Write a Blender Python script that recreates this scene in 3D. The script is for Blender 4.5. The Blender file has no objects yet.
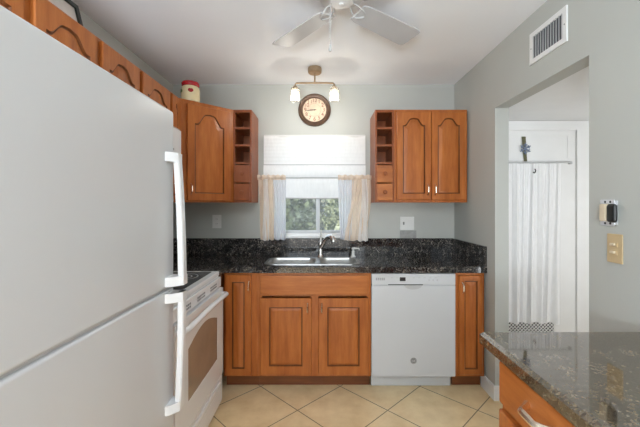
import bpy, bmesh, math, random
from mathutils import Vector, Matrix
random.seed(7)
PI = math.pi
S = bpy.context.scene
COL = S.collection

# ------------------------------------------------------------------ camera, sky, lights, exposure
CAMZ = 1.363
cd = bpy.data.cameras.new('camera'); cam = bpy.data.objects.new('camera', cd); COL.objects.link(cam)
cam.location = (0, 0, CAMZ); cam.rotation_euler = (PI/2, 0, 0)
cd.sensor_width = 36; cd.lens = 339/640*36; cd.shift_x = -2/640; cd.shift_y = -8.5/640
cd.clip_start = 0.02
S.camera = cam
S.view_settings.view_transform = 'Standard'; S.view_settings.look = 'None'
S.view_settings.gamma = 1; S.view_settings.use_curve_mapping = False
S.view_settings.exposure = 0.18

world = bpy.data.worlds.new('world'); S.world = world; world.use_nodes = True
wn = world.node_tree; wn.nodes.clear()
sky = wn.nodes.new('ShaderNodeTexSky'); sky.sky_type = 'NISHITA'; sky.sun_disc = False
sky.sun_elevation = math.radians(50); sky.sun_rotation = math.radians(160); sky.air_density = 1.0; sky.dust_density = 2.0
wb = wn.nodes.new('ShaderNodeBackground'); wb.inputs['Strength'].default_value = 0.28
wo = wn.nodes.new('ShaderNodeOutputWorld')
wn.links.new(sky.outputs[0], wb.inputs[0]); wn.links.new(wb.outputs[0], wo.inputs[0])

def light(name, kind, loc, rot, energy, color=(1,1,1), size=None, sizey=None, angle=None):
    l = bpy.data.lights.new(name, kind); l.energy = energy; l.color = color
    if kind == 'AREA':
        l.shape = 'RECTANGLE'; l.size = size; l.size_y = sizey
    if kind == 'POINT' and size: l.shadow_soft_size = size
    if kind == 'SUN' and angle: l.angle = angle
    o = bpy.data.objects.new(name, l); COL.objects.link(o); o.location = loc; o.rotation_euler = rot
    return o
light('sunlight', 'SUN', (0, -8, 6), (math.radians(48), math.radians(-14), 0), 3.2, (1, .95, .86), angle=.02)
# added area fill from behind the camera and inside the side room, sources unseen
light('added_rear_fill', 'AREA', (0.0, -2.56, 1.3), (PI/2, 0, 0), 20, (.90, .95, 1), 2.2, 2.0)
# added ceiling wash from an unseen area light behind the camera
light('added_ceiling_wash', 'AREA', (-.45, -1.6, 1.10), (math.radians(162), 0, 0), 122, (.82, .91, 1), .7, .7)
light('added_side_room_fill', 'AREA', (2.62, .24, 1.10), (PI/2+.22, 0, 0), 17, (.95, .98, 1), 1.0, 1.5).data.spread = math.radians(85)  # added fill for the side room, which has no window modelled
light('daylight_kitchen_window', 'AREA', (-0.06, 3.24, 1.53), (-PI/2, 0, 0), 4, (.93, .97, 1), .86, .88)

# ------------------------------------------------------------------ materials
def new_mat(name):
    m = bpy.data.materials.new(name); m.use_nodes = True
    nt = m.node_tree; b = nt.nodes['Principled BSDF']
    return m, nt, b
def ramp(nt, stops, interp='LINEAR'):
    r = nt.nodes.new('ShaderNodeValToRGB'); cr = r.color_ramp; cr.interpolation = interp
    while len(cr.elements) < len(stops): cr.elements.new(.5)
    for e, (p, c) in zip(cr.elements, stops):
        e.position = p; e.color = (*c, 1)
    return r
def coords(nt, scale=(1,1,1), rot=(0,0,0), loc=(0,0,0)):
    t = nt.nodes.new('ShaderNodeTexCoord'); mp = nt.nodes.new('ShaderNodeMapping')
    mp.inputs['Scale'].default_value = scale; mp.inputs['Rotation'].default_value = rot; mp.inputs['Location'].default_value = loc
    nt.links.new(t.outputs['Object'], mp.inputs['Vector'])
    return mp.outputs['Vector']
def noise(nt, vec, scale, detail=4, rough=.55):
    n = nt.nodes.new('ShaderNodeTexNoise'); n.inputs['Scale'].default_value = scale
    n.inputs['Detail'].default_value = detail; n.inputs['Roughness'].default_value = rough
    nt.links.new(vec, n.inputs['Vector']); return n.outputs['Fac']
def bump(nt, b, h, strength=.1, dist=.002):
    n = nt.nodes.new('ShaderNodeBump'); n.inputs['Strength'].default_value = strength; n.inputs['Distance'].default_value = dist
    nt.links.new(h, n.inputs['Height']); nt.links.new(n.outputs[0], b.inputs['Normal'])
def plain(name, c, rough=.5, metal=0, var=.06, scale=6, spec=.5, bmp=0, bscale=200, coat=0):
    """a colour with gentle procedural variation"""
    m, nt, b = new_mat(name)
    f = noise(nt, coords(nt), scale)
    r = ramp(nt, [(.3, tuple(x*(1-var) for x in c)), (.7, tuple(min(1, x*(1+var)) for x in c))])
    nt.links.new(f, r.inputs[0]); nt.links.new(r.outputs[0], b.inputs['Base Color'])
    b.inputs['Roughness'].default_value = rough; b.inputs['Metallic'].default_value = metal
    b.inputs['Specular IOR Level'].default_value = spec; b.inputs['Coat Weight'].default_value = coat
    if bmp: bump(nt, b, noise(nt, coords(nt), bscale, 2), bmp)
    return m
def wood(name, dark, mid, lite, horizontal=False):
    m, nt, b = new_mat(name)
    sc = (2.0, 16, 16) if horizontal else (16, 16, 2.0)
    v = coords(nt, sc)
    a = noise(nt, v, 1.6, 7, .62)
    c = noise(nt, coords(nt, (1.2, 1.2, 1.2)), 2.4, 3)
    mx = nt.nodes.new('ShaderNodeMath'); mx.operation = 'MULTIPLY_ADD'; mx.inputs[1].default_value = .72
    ad = nt.nodes.new('ShaderNodeMath'); ad.operation = 'MULTIPLY'; ad.inputs[1].default_value = .3
    nt.links.new(c, ad.inputs[0]); nt.links.new(a, mx.inputs[0]); nt.links.new(ad.outputs[0], mx.inputs[2])
    r = ramp(nt, [(.32, dark), (.5, mid), (.68, lite)])
    nt.links.new(mx.outputs[0], r.inputs[0]); nt.links.new(r.outputs[0], b.inputs['Base Color'])
    b.inputs['Roughness'].default_value = .34; b.inputs['Specular IOR Level'].default_value = .35
    bump(nt, b, a, .05, .001)
    return m
def granite(name, cols, rough=.07, scale=170, ior=1.6):
    m, nt, b = new_mat(name)
    v = coords(nt)
    vo = nt.nodes.new('ShaderNodeTexVoronoi'); vo.inputs['Scale'].default_value = scale
    nt.links.new(v, vo.inputs['Vector'])
    sp = nt.nodes.new('ShaderNodeSeparateColor'); nt.links.new(vo.outputs['Color'], sp.inputs[0])
    n = noise(nt, v, 14, 5, .65)
    mx = nt.nodes.new('ShaderNodeMath'); mx.operation = 'MULTIPLY_ADD'; mx.inputs[1].default_value = .55
    ad = nt.nodes.new('ShaderNodeMath'); ad.operation = 'MULTIPLY'; ad.inputs[1].default_value = .75
    nt.links.new(n, ad.inputs[0]); nt.links.new(sp.outputs[0], mx.inputs[0]); nt.links.new(ad.outputs[0], mx.inputs[2])
    r = ramp(nt, cols); nt.links.new(mx.outputs[0], r.inputs[0]); nt.links.new(r.outputs[0], b.inputs['Base Color'])
    b.inputs['Roughness'].default_value = rough; b.inputs['IOR'].default_value = ior
    return m
def fabric(name, c, translucent=.4, transparent=0.0, weave=240):
    m, nt, b = new_mat(name); nt.nodes.remove(b)
    out = [x for x in nt.nodes if x.type == 'OUTPUT_MATERIAL'][0]
    f = noise(nt, coords(nt, (1, 1, .25)), 60, 3)
    r = ramp(nt, [(.3, tuple(x*.94 for x in c)), (.7, c)]); nt.links.new(f, r.inputs[0])
    d = nt.nodes.new('ShaderNodeBsdfDiffuse'); t = nt.nodes.new('ShaderNodeBsdfTranslucent')
    nt.links.new(r.outputs[0], d.inputs[0]); nt.links.new(r.outputs[0], t.inputs[0])
    mx = nt.nodes.new('ShaderNodeMixShader'); mx.inputs[0].default_value = translucent
    nt.links.new(d.outputs[0], mx.inputs[1]); nt.links.new(t.outputs[0], mx.inputs[2])
    last = mx
    if transparent:
        tr = nt.nodes.new('ShaderNodeBsdfTransparent'); m2 = nt.nodes.new('ShaderNodeMixShader'); m2.inputs[0].default_value = transparent
        nt.links.new(mx.outputs[0], m2.inputs[1]); nt.links.new(tr.outputs[0], m2.inputs[2]); last = m2
    nt.links.new(last.outputs[0], out.inputs[0]); return m
def glass(name, tint=(1,1,1), refl=.12, frost=0.0):
    m, nt, b = new_mat(name); nt.nodes.remove(b)
    out = [x for x in nt.nodes if x.type == 'OUTPUT_MATERIAL'][0]
    tr = nt.nodes.new('ShaderNodeBsdfTransparent'); tr.inputs[0].default_value = (*tint, 1)
    g = nt.nodes.new('ShaderNodeBsdfGlossy'); g.inputs['Roughness'].default_value = .02
    lw = nt.nodes.new('ShaderNodeLayerWeight'); lw.inputs['Blend'].default_value = refl
    mx = nt.nodes.new('ShaderNodeMixShader'); nt.links.new(lw.outputs['Fresnel'], mx.inputs[0])
    nt.links.new(tr.outputs[0], mx.inputs[1]); nt.links.new(g.outputs[0], mx.inputs[2]); last = mx
    if frost:
        d = nt.nodes.new('ShaderNodeBsdfTranslucent'); d.inputs[0].default_value = (.95, .93, .88, 1)
        f = noise(nt, coords(nt), 90, 2)
        mm = nt.nodes.new('ShaderNodeMath'); mm.operation = 'MULTIPLY'; mm.inputs[1].default_value = frost*2; nt.links.new(f, mm.inputs[0])
        m2 = nt.nodes.new('ShaderNodeMixShader'); nt.links.new(mm.outputs[0], m2.inputs[0])
        nt.links.new(last.outputs[0], m2.inputs[1]); nt.links.new(d.outputs[0], m2.inputs[2]); last = m2
    nt.links.new(last.outputs[0], out.inputs[0]); return m
def emitter(name, c, s):
    m, nt, b = new_mat(name)
    b.inputs['Base Color'].default_value = (*c, 1); b.inputs['Emission Color'].default_value = (*c, 1); b.inputs['Emission Strength'].default_value = s
    return m

WALL = plain('pale_sage_paint', (.475, .485, .455), .6, var=.025, scale=1.5, bmp=.06, bscale=160)
CEIL = plain('ceiling_paint', (.90, .92, .95), .8, var=.015, scale=1.5, bmp=.08, bscale=120)
TRIM = plain('trim_paint', (.80, .80, .79), .35, var=.02)
HALLW = plain('side_room_white_paint', (.85, .85, .85), .6, var=.015)
WOOD = wood('maple_stain', (.29, .075, .014), (.41, .122, .025), (.52, .175, .041))
WOODH = wood('maple_stain_crosswise', (.29, .077, .015), (.41, .124, .026), (.52, .177, .043), True)
GROOVE = wood('dark_groove_wood', (.10, .028, .008), (.15, .046, .012), (.20, .062, .017))  # darker wood colour for the door panel grooves
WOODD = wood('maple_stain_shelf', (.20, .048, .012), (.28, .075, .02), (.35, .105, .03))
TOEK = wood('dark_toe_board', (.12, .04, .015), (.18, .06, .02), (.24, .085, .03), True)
GRAN = granite('black_granite', [(.0, (.005, .005, .006)), (.62, (.010, .010, .012)), (.74, (.036, .031, .026)), (.85, (.085, .082, .08)), (.97, (.32, .28, .23))])
GRANP = granite('brown_black_granite', [(.0, (.020, .014, .009)), (.48, (.050, .035, .020)), (.66, (.095, .068, .040)), (.82, (.125, .095, .058)), (.97, (.20, .155, .10))], .05, 210, 2.45)
APPL = plain('white_appliance_enamel', (.60, .61, .62), .28, var=.015, scale=3, bmp=.03, bscale=260)
HANDM = plain('fridge_handle_enamel', (.70, .705, .71), .3, var=.01)
APPLG = plain('white_gloss_enamel', (.84, .845, .85), .18, var=.01)
APPLD = plain('grey_gap', (.10, .10, .105), .6)
BLACKG = plain('black_ceramic_glass', (.05, .05, .052), .08, var=.1)
RINGM = plain('burner_ring_print', (.42, .42, .42), .3)
OVENG = plain('bronze_oven_glass', (.34, .25, .175), .10, var=.15, scale=3)
STEEL = plain('stainless_steel', (.60, .60, .59), .28, 1, var=.05, scale=40)
BOWLM = plain('satin_sink_bowl', (.62, .61, .59), .33, .85, var=.05, scale=40)
CHROME = plain('brushed_nickel', (.74, .72, .69), .22, 1, var=.04, scale=30)
NICKEL = plain('warm_satin_nickel', (.80, .70, .58), .25, 1, var=.04, scale=30)
BRONZE = plain('antique_brass', (.42, .31, .20), .35, .85, var=.1, scale=30)
BLACK = plain('black_plastic', (.012, .012, .012), .4)
GREYP = plain('grey_print', (.20, .20, .20), .5)
LGREY = plain('light_grey_print', (.50, .50, .50), .5)
WPLAST = plain('white_plastic', (.72, .72, .70), .35, var=.02)
TANP = plain('tan_plastic', (.56, .42, .24), .4, var=.05)
BEIGE = plain('beige_plastic', (.66, .55, .40), .45, var=.05)
DIMW = plain('galvanised_strap', (.72, .72, .74), .35, .4, var=.08, scale=40)
GREYSM = plain('semi_metal_grey', (.30, .30, .29), .4, .3, var=.15, scale=40)
SHADE = fabric('white_shade_fabric', (.95, .95, .945), .30)
SHEER = fabric('white_sheer', (.90, .91, .95), .45, .22)
GOLDC = fabric('peach_gold_voile', (.94, .80, .66), .45, .10)
CREAMC = fabric('cream_voile', (.97, .95, .93), .45, .05)
LACE = fabric('white_lace_curtain', (.95, .95, .95), .12, .0)
GLASS = glass('window_glass', (.93, .95, .95), .05)
SHGL = glass('seeded_glass', (.97, .96, .94), .18, .16)
BULB = emitter('warm_bulb', (1, .90, .74), 11)
FANW = plain('fan_white', (.74, .74, .74), .4, var=.015)
FANB = plain('fan_blade_white', (.54, .54, .55), .45, var=.02)
CLOCKR = plain('dark_bronze_rim', (.13, .078, .052), .35, .3, var=.2, scale=25)
CLOCKF = plain('aged_cream_face', (.74, .58, .43), .6, var=.16, scale=18)
CLOCKN = plain('red_brown_numerals', (.22, .055, .03), .6)
CREAMJ = plain('cream_glazed_ceramic', (.78, .66, .40), .2, var=.08, scale=14)
REDJ = plain('red_glaze', (.42, .012, .018), .18, var=.1)
GREENJ = plain('green_glaze', (.10, .16, .03), .3, var=.2)
FRAMEB = plain('black_green_frame', (.016, .022, .018), .35, var=.2)
MATB = plain('pale_mat_board', (.62, .55, .50), .6, var=.08, scale=12)
RIBB = plain('olive_ribbon', (.12, .115, .06), .7, var=.2, scale=40)
SNOWF = plain('blue_grey_snowflake', (.16, .20, .29), .45, var=.2, scale=40)
DARKGL = plain('dark_pane', (.03, .03, .035), .15)
NETW = plain('white_mesh_screen', (.80, .80, .80), .5)
LOUV = plain('grey_louver_paint', (.50, .50, .50), .5)
SASH = plain('grey_aluminium_sash', (.42, .43, .44), .4, .2)
SCREEN = fabric('insect_screen_mesh', (.40, .41, .42), .3, .80)
LEAF = [plain('leaf_olive', (.26, .31, .17), .5, var=.4, scale=9), plain('leaf_pale', (.48, .52, .32), .5, var=.3, scale=9), plain('leaf_grey', (.32, .34, .26), .5, var=.3, scale=9)]
BARK = plain('grey_bark', (.17, .14, .11), .8, var=.2)
LAWN = plain('lawn', (.22, .22, .14), .9, var=.3, scale=20, bmp=.4, bscale=80)
FENCE = wood('weathered_fence', (.24, .22, .20), (.34, .31, .28), (.42, .39, .35))

def tile_mat():
    m, nt, b = new_mat('diagonal_beige_tile')
    T = .423
    v = coords(nt, (1, 1, 1), (0, 0, PI/4), (1.706, -1.476, 0))
    br = nt.nodes.new('ShaderNodeTexBrick'); br.offset = 0; br.squash = 1
    br.inputs['Scale'].default_value = 1/T; br.inputs['Mortar Size'].default_value = .0075; br.inputs['Mortar Smooth'].default_value = .1
    br.inputs['Brick Width'].default_value = 1; br.inputs['Row Height'].default_value = 1; br.inputs['Bias'].default_value = 0
    nt.links.new(v, br.inputs['Vector'])
    f = noise(nt, coords(nt), 7, 6, .6)
    r1 = ramp(nt, [(.3, (.78, .58, .31)), (.7, (.95, .76, .47))]); nt.links.new(f, r1.inputs[0])
    r2 = ramp(nt, [(.3, (.74, .54, .28)), (.7, (.92, .73, .44))]); nt.links.new(f, r2.inputs[0])
    nt.links.new(r1.outputs[0], br.inputs['Color1']); nt.links.new(r2.outputs[0], br.inputs['Color2'])
    br.inputs['Mortar'].default_value = (.20, .14, .085, 1)
    nt.links.new(br.outputs['Color'], b.inputs['Base Color']); b.inputs['Roughness'].default_value = .35
    bump(nt, b, br.outputs['Fac'], -.3, .003)
    return m
TILE = tile_mat()

# ------------------------------------------------------------------ mesh helpers
class MB:
    def __init__(s): s.bm = bmesh.new()
    def _add(s, verts, faces):
        vs = [s.bm.verts.new(v) for v in verts]
        for f in faces:
            try: s.bm.faces.new([vs[i] for i in f])
            except ValueError: pass
        return vs
    def merge(s, b, mat=None):
        if mat is not None: b.transform(mat)
        me = bpy.data.meshes.new('tmp'); b.to_mesh(me); b.free(); s.bm.from_mesh(me); bpy.data.meshes.remove(me); return s
    def box(s, x0, x1, y0, y1, z0, z1, bev=0, seg=2, mat=None):
        b = bmesh.new(); bmesh.ops.create_cube(b, size=1)
        for v in b.verts:
            v.co = Vector(((x0+x1)/2 + v.co.x*(x1-x0), (y0+y1)/2 + v.co.y*(y1-y0), (z0+z1)/2 + v.co.z*(z1-z0)))
        if bev: bmesh.ops.bevel(b, geom=b.edges[:], offset=bev, segments=seg, profile=.5, affect='EDGES')
        return s.merge(b, mat)
    def tube(s, pts, r, seg=10, cap=True):
        pts = [Vector(p) for p in pts]; n = len(pts); rings = []
        rr = r if isinstance(r, (list, tuple)) else [r]*n
        up = None
        for i, p in enumerate(pts):
            d = (pts[min(i+1, n-1)] - pts[max(i-1, 0)]).normalized()
            if up is None:
                up = d.orthogonal().normalized()
            else:
                up = (up - d*up.dot(d)); up = up.normalized() if up.length > 1e-6 else d.orthogonal().normalized()
            w = d.cross(up)
            rings.append([s.bm.verts.new(p + (up*math.cos(2*PI*k/seg) + w*math.sin(2*PI*k/seg))*rr[i]) for k in range(seg)])
        for a, b in zip(rings, rings[1:]):
            for k in range(seg): s.bm.faces.new((a[k], a[(k+1) % seg], b[(k+1) % seg], b[k]))
        if cap: s.bm.faces.new(rings[0][::-1]); s.bm.faces.new(rings[-1])
        return s
    def lathe(s, prof, seg=32, mat=None, close=False):
        """prof: (r, z) pairs round the z axis"""
        b = bmesh.new(); rings = []
        for r, z in prof:
            if r < 1e-6: rings.append([b.verts.new((0, 0, z))])
            else: rings.append([b.verts.new((r*math.cos(2*PI*k/seg), r*math.sin(2*PI*k/seg), z)) for k in range(seg)])
        prs = list(zip(rings, rings[1:]))
        if close: prs.append((rings[-1], rings[0]))
        for A, B in prs:
            for k in range(seg):
                j = (k+1) % seg
                if len(A) == 1 and len(B) == 1: continue
                if len(A) == 1: b.faces.new((A[0], B[j], B[k]))
                elif len(B) == 1: b.faces.new((A[k], A[j], B[0]))
                else: b.faces.new((A[k], A[j], B[j], B[k]))
        return s.merge(b, mat)
    def prism(s, outline, holes, t0, t1, fn, bev=0):
        """2-D outline with holes extruded from t0 to t1; fn(u, v, t) -> point"""
        b = bmesh.new(); edges = []
        for loop in [outline] + list(holes):
            vs = [b.verts.new((u, v, 0)) for u, v in loop]
            edges += [b.edges.new((vs[i], vs[(i+1) % len(vs)])) for i in range(len(vs))]
        bmesh.ops.triangle_fill(b, edges=edges, use_beauty=True, use_dissolve=False)
        fs = b.faces[:]
        ext = bmesh.ops.extrude_face_region(b, geom=fs)
        up = [e for e in ext['geom'] if isinstance(e, bmesh.types.BMVert)]
        ups = set(up)
        for v in b.verts:
            u, w = v.co.x, v.co.y
            v.co = Vector(fn(u, w, t1 if v in ups else t0))
        return s.merge(b)
    def sheet(s, nu, nv, fn, thick=0):
        g = [[s.bm.verts.new(fn(i/nu, j/nv)) for j in range(nv+1)] for i in range(nu+1)]
        for i in range(nu):
            for j in range(nv): s.bm.faces.new((g[i][j], g[i+1][j], g[i+1][j+1], g[i][j+1]))
        return s
    def build(s, name, mat, parent=None, smooth=35, fix=True, flat=True):
        bm = s.bm
        if fix: bmesh.ops.recalc_face_normals(bm, faces=bm.faces[:])
        for f in bm.faces: f.smooth = True
        lim = math.radians(smooth)
        for e in bm.edges:
            e.smooth = not (len(e.link_faces) == 2 and e.calc_face_angle(0) > lim)
        me = bpy.data.meshes.new(name); bm.to_mesh(me); bm.free()
        for mm in (mat if isinstance(mat, (list, tuple)) else [mat]): me.materials.append(mm)
        o = bpy.data.objects.new(name, me); COL.objects.link(o)
        if flat: 
            md = o.modifiers.new('weighted_normals', 'WEIGHTED_NORMAL'); md.keep_sharp = True; md.weight = 100
        if parent: o.parent = parent
        return o

def tag(o, label=None, cat=None, group=None, kind=None):
    if label: o['label'] = label
    if cat: o['category'] = cat
    if group: o['group'] = group
    if kind: o['kind'] = kind
    return o
def thing(name, label, cat, loc=(0,0,0), rz=0, group=None):
    o = bpy.data.objects.new(name, None); COL.objects.link(o); o.empty_display_size = .1
    o.location = loc; o.rotation_euler = (0, 0, rz)
    return tag(o, label, cat, group)
def structure(o, parent=None):
    if parent: o.parent = parent
    o['kind'] = 'structure'; return o
def text_part(body, size, name, mat, parent, loc, rot=(PI/2, 0, 0), depth=.0006):
    c = bpy.data.curves.new('t', 'FONT'); c.body = body; c.size = size; c.extrude = depth; c.align_x = 'CENTER'; c.align_y = 'CENTER'
    o = bpy.data.objects.new('t', c); COL.objects.link(o)
    me = bpy.data.meshes.new_from_object(o.evaluated_get(bpy.context.evaluated_depsgraph_get()))
    bpy.data.objects.remove(o); bpy.data.curves.remove(c)
    me.materials.clear(); me.materials.append(mat); me.name = name
    t = bpy.data.objects.new(name, me); COL.objects.link(t); t.parent = parent; t.location = loc; t.rotation_euler = rot
    return t
def lerp(a, b, t): return a + (b-a)*t
def rrect(x0, x1, y0, y1, r, n=6):
    out = []
    for cx, cy, a0 in ((x1-r, y1-r, 0), (x0+r, y1-r, PI/2), (x0+r, y0+r, PI), (x1-r, y0+r, 3*PI/2)):
        for k in range(n+1):
            a = a0 + PI/2*k/n; out.append((cx + r*math.cos(a), cy + r*math.sin(a)))
    return out
XZ = lambda u, v, t: (u, t, v)      # wall facing -y
YZ = lambda u, v, t: (t, u, v)      # wall facing x
XY = lambda u, v, t: (u, v, t)

# ------------------------------------------------------------------ cabinet doors
def panel_door(x0, x1, z0, z1, y, t=.02, rail=.052, arch=0.0, name='door', mat=None, parent=None, raised=True, slope=.036):
    """raised panel door whose back lies at y; front faces -y. arch > 0 gives a cathedral top."""
    N = 28
    def contour(d, a):
        xa, xb, za, zb = x0+d, x1-d, z0+d, z1-d
        pts = [(xa, za), (xb, za)]
        for k in range(N+1):
            u = 1 - 2*k/N
            w = min(1, max(0, (abs(u)-.27)/.60))
            bmp = (1 - w*w*(3-2*w)) - .07*(abs(u)/.27 if abs(u) < .27 else 1)*(1-w)
            drop = a*(1-bmp)
            pts.append((lerp(xa, xb, (u+1)/2), zb - drop))
        return pts
    def outer(d):
        xa, xb, za, zb = x0+d, x1-d, z0+d, z1-d
        return [(xa, za), (xb, za)] + [(lerp(xa, xb, 1-k/N), zb) for k in range(N+1)]
    b = MB(); f = y - t
    loops = [(outer(0), y), (outer(0), f+.004), (outer(.004), f), (contour(rail, arch), f),
             (contour(rail+.005, arch), f+.008), (contour(rail+.010, arch), f+.008)]
    if raised: loops += [(contour(rail+slope, arch), f+.002)]
    rings = [[b.bm.verts.new((u, yy, v)) for u, v in pts] for pts, yy in loops]
    n = len(rings[0])
    for q, (A, B) in enumerate(zip(rings, rings[1:])):
        for k in range(n):
            fc = b.bm.faces.new((A[k], A[(k+1) % n], B[(k+1) % n], B[k]))
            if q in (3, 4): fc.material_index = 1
    b.bm.faces.new(rings[-1]); b.bm.faces.new(rings[0][::-1])
    bmesh.ops.triangulate(b.bm, faces=[fc for fc in b.bm.faces if len(fc.verts) > 4])
    return b.build(name, [mat or WOOD, GROOVE], parent, smooth=22)
def slab_front(x0, x1, z0, z1, y, t=.02, name='drawer', parent=None, mat=None):
    b = MB(); b.box(x0, x1, y-t*.6, y, z0, z1)
    b.box(x0, x1, y-t, y-t*.55, z0, z1, .006, 2)
    return b.build(name, mat or WOODH, parent)
def bar_handle(x, z, y, parent, vertical=True, L=.075, out=.026, r=.0045, mat=None, name='handle'):
    pts = []
    for k in range(13):
        a = k/12; s = (a-.5)*L
        o = out*min(1, math.sin(PI*a)*1.5 + .0)
        pts.append((x, y-.0005-o, z+s) if vertical else (x+s, y-.0005-o, z))
    b = MB(); b.tube(pts, [r*(1.5 if k in (0, 12) else 1.0 + .25*math.sin(PI*k/12)) for k in range(13)], 8)
    return b.build(name, mat or NICKEL, parent)
def knob(x, z, y, parent):
    b = MB(); b.lathe([(0, .028), (.011, .027), (.0165, .020), (.014, .013), (.007, .010), (.0075, 0), (0, 0)], 18,
                      Matrix.Translation((x, y, z)) @ Matrix.Rotation(PI/2, 4, 'X'))
    return b.build('knob', WOODD, parent)
def cabinet_box(w, d, z0, z1, parent, x0=0, frame=.035, openings=None, top=True):
    """carcass with a face frame: front of the frame at y = 0, back at y = d"""
    b = MB(); t = .016
    b.box(x0, x0+t, .018, d, z0, z1); b.box(x0+w-t, x0+w, .018, d, z0, z1)
    b.box(x0+t, x0+w-t, .018, d, z0, z0+t); (b.box(x0+t, x0+w-t, .018, d, z1-t, z1) if top else None); b.box(x0+t, x0+w-t, d-.006, d, z0+t, z1-t)
    body = b.build('body', WOOD, parent)
    f = MB(); outline = [(x0, z0), (x0+w, z0), (x0+w, z1), (x0, z1)]
    hs = openings or [(x0+frame, x0+w-frame, z0+frame, z1-frame)]
    f.prism(outline, [[(a, c), (b_, c), (b_, d_), (a, d_)] for a, b_, c, d_ in hs], 0, .018, XZ)
    f.build('face_frame', WOOD, parent)
    return body

# ================================================================== THE SETTING
XL, XR, YB, ZC = -1.36, 1.21, 3.10, 2.463
YR = -2.6
HX, HYB, HZC = 3.2, 3.05, 2.118
b = MB(); b.box(XL-.1, HX+.1, YR-.1, YB+.15, -.05, 0); structure(b.build('floor', TILE))
b = MB(); b.box(XL-.1, XR+.095, YR-.1, YB+.15, ZC, ZC+.08); structure(b.build('ceiling', CEIL))
b = MB(); b.box(XL-.1, XL, YR-.1, YB+.15, 0, ZC); structure(b.build('wall_left', WALL))
WX0, WX1, WZ0, WZ1 = -.530, .398, 1.062, 2.0
b = MB(); b.prism([(XL, 0), (XR, 0), (XR, ZC), (XL, ZC)], [[(WX0, WZ0), (WX1, WZ0), (WX1, WZ1), (WX0, WZ1)]], YB, YB+.15, XZ)
structure(b.build('wall_back', WALL))
OY0, OY1, OZ = 1.536, 2.370, 2.043
b = MB(); b.prism([(YR, 0), (OY0, 0), (OY0, OZ), (OY1, OZ), (OY1, 0), (YB+.15, 0), (YB+.15, ZC), (YR, ZC)], [], XR, XR+.095, YZ)
structure(b.build('wall_right', WALL))
b = MB(); b.prism([(XL, 0), (-1.15, 0), (-1.15, 2.1), (1.15, 2.1), (1.15, 0), (XR, 0), (XR, ZC), (XL, ZC)], [], YR-.1, YR, XZ)
structure(b.build('wall_rear', WALL))
# the room beyond the opening
b = MB(); b.box(XR+.095, HX+.1, HYB, YB+.15, 0, HZC); structure(b.build('wall_side_room_back', HALLW))
b = MB(); b.box(HX, HX+.1, .2, HYB, 0, HZC); structure(b.build('wall_side_room_right', HALLW))
b = MB(); b.box(XR+.095, HX+.1, .1, .2, 0, HZC); structure(b.build('wall_side_room_rear', HALLW))
b = MB(); b.box(XR+.0951, HX+.1, .1, YB+.15, HZC, HZC+.06); structure(b.build('ceiling_side_room', HALLW))
def baseboard(name, pts_boxes):
    b = MB()
    for x0, x1, y0, y1 in pts_boxes:
        b.box(x0, x1, y0, y1, 0, .088); 
        b.box(x0 + (.004 if x1-x0 < .03 else 0), x1, y0 + (.004 if y1-y0 < .03 else 0), y1, .088, .10)
    return structure(b.build(name, TRIM))
baseboard('baseboard_right', [(XR-.014, XR, 2.3705, 2.555), (XR-.014, XR+.095, 2.356, 2.370)])
baseboard('baseboard_right_near', [(XR-.014, XR, 1.225, 1.53)])
# kitchen window (frame and pane)
b = MB()
def ring(b, x0, x1, z0, z1, w, y0, y1):
    b.prism([(x0, z0), (x1, z0), (x1, z1), (x0, z1)], [[(x0+w, z0+w), (x1-w, z0+w), (x1-w, z1-w), (x0+w, z1-w)]], y0, y1, XZ)
ring(b, WX0+.001, WX1-.001, WZ0+.001, WZ1-.001, .035, 3.17, 3.235)
win = structure(b.build('window_1', TRIM))
b = MB(); ring(b, WX0+.037, -.030, WZ0+.037, WZ1-.037, .026, 3.185, 3.205); structure(b.build('window_sash', SASH, win))
b = MB(); ring(b, -.046, WX1-.037, WZ0+.037, WZ1-.037, .026, 3.207, 3.227); structure(b.build('window_sash', SASH, win))
b = MB(); b.box(WX0+.06, -.05, 3.194, 3.197, WZ0+.06, WZ1-.06); structure(b.build('window_pane', GLASS, win))
b = MB(); b.box(-.022, WX1-.06, 3.216, 3.219, WZ0+.06, WZ1-.06); structure(b.build('window_pane', GLASS, win))
b = MB(); b.box(WX0+.001, WX1-.001, 3.078, 3.17, WZ0+.0005, WZ0+.010, .003); structure(b.build('trim_1', TRIM))
b = MB(); b.box(WX0+.04, WX1-.04, 3.229, 3.230, WZ0+.04, WZ1-.04); structure(b.build('insect_screen', SCREEN, win))
# rear glazed opening's frame
b = MB(); ring(b, -1.149, 1.149, .001, 2.099, .05, YR-.08, YR-.02); b.box(-.03, .03, YR-.08, YR-.02, .05, 2.05)
structure(b.build('window_2', TRIM))

# side room door (with casing)
DX0, DX1, DZ1 = 1.44, 2.268, 2.030
b = MB(); c = .118
b.prism([(DX0-c, 0), (DX0+.002, 0), (DX0+.002, DZ1-.002), (DX1-.002, DZ1-.002), (DX1-.002, 0), (DX1+c, 0), (DX1+c, HZC-.004), (DX0-c, HZC-.004)], [], HYB-.022, HYB, XZ)
b.prism([(DX0-c*.35, 0), (DX0-.002, 0), (DX0-.002, DZ1+.002), (DX1+.002, DZ1+.002), (DX1+.002, 0), (DX1+c*.35, 0), (DX1+c*.35, DZ1+c*.35), (DX0-c*.35, DZ1+c*.35)], [], HYB-.034, HYB-.02, XZ)
structure(b.build('trim_2', TRIM))
b = MB(); b.prism([(DX0, .006), (DX1, .006), (DX1, DZ1), (DX0, DZ1)], [[(DX0+.13, .14), (DX1-.19, .14), (DX1-.19, 1.72), (DX0+.13, 1.72)]], HYB-.0145, HYB-.001, XZ)
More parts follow.
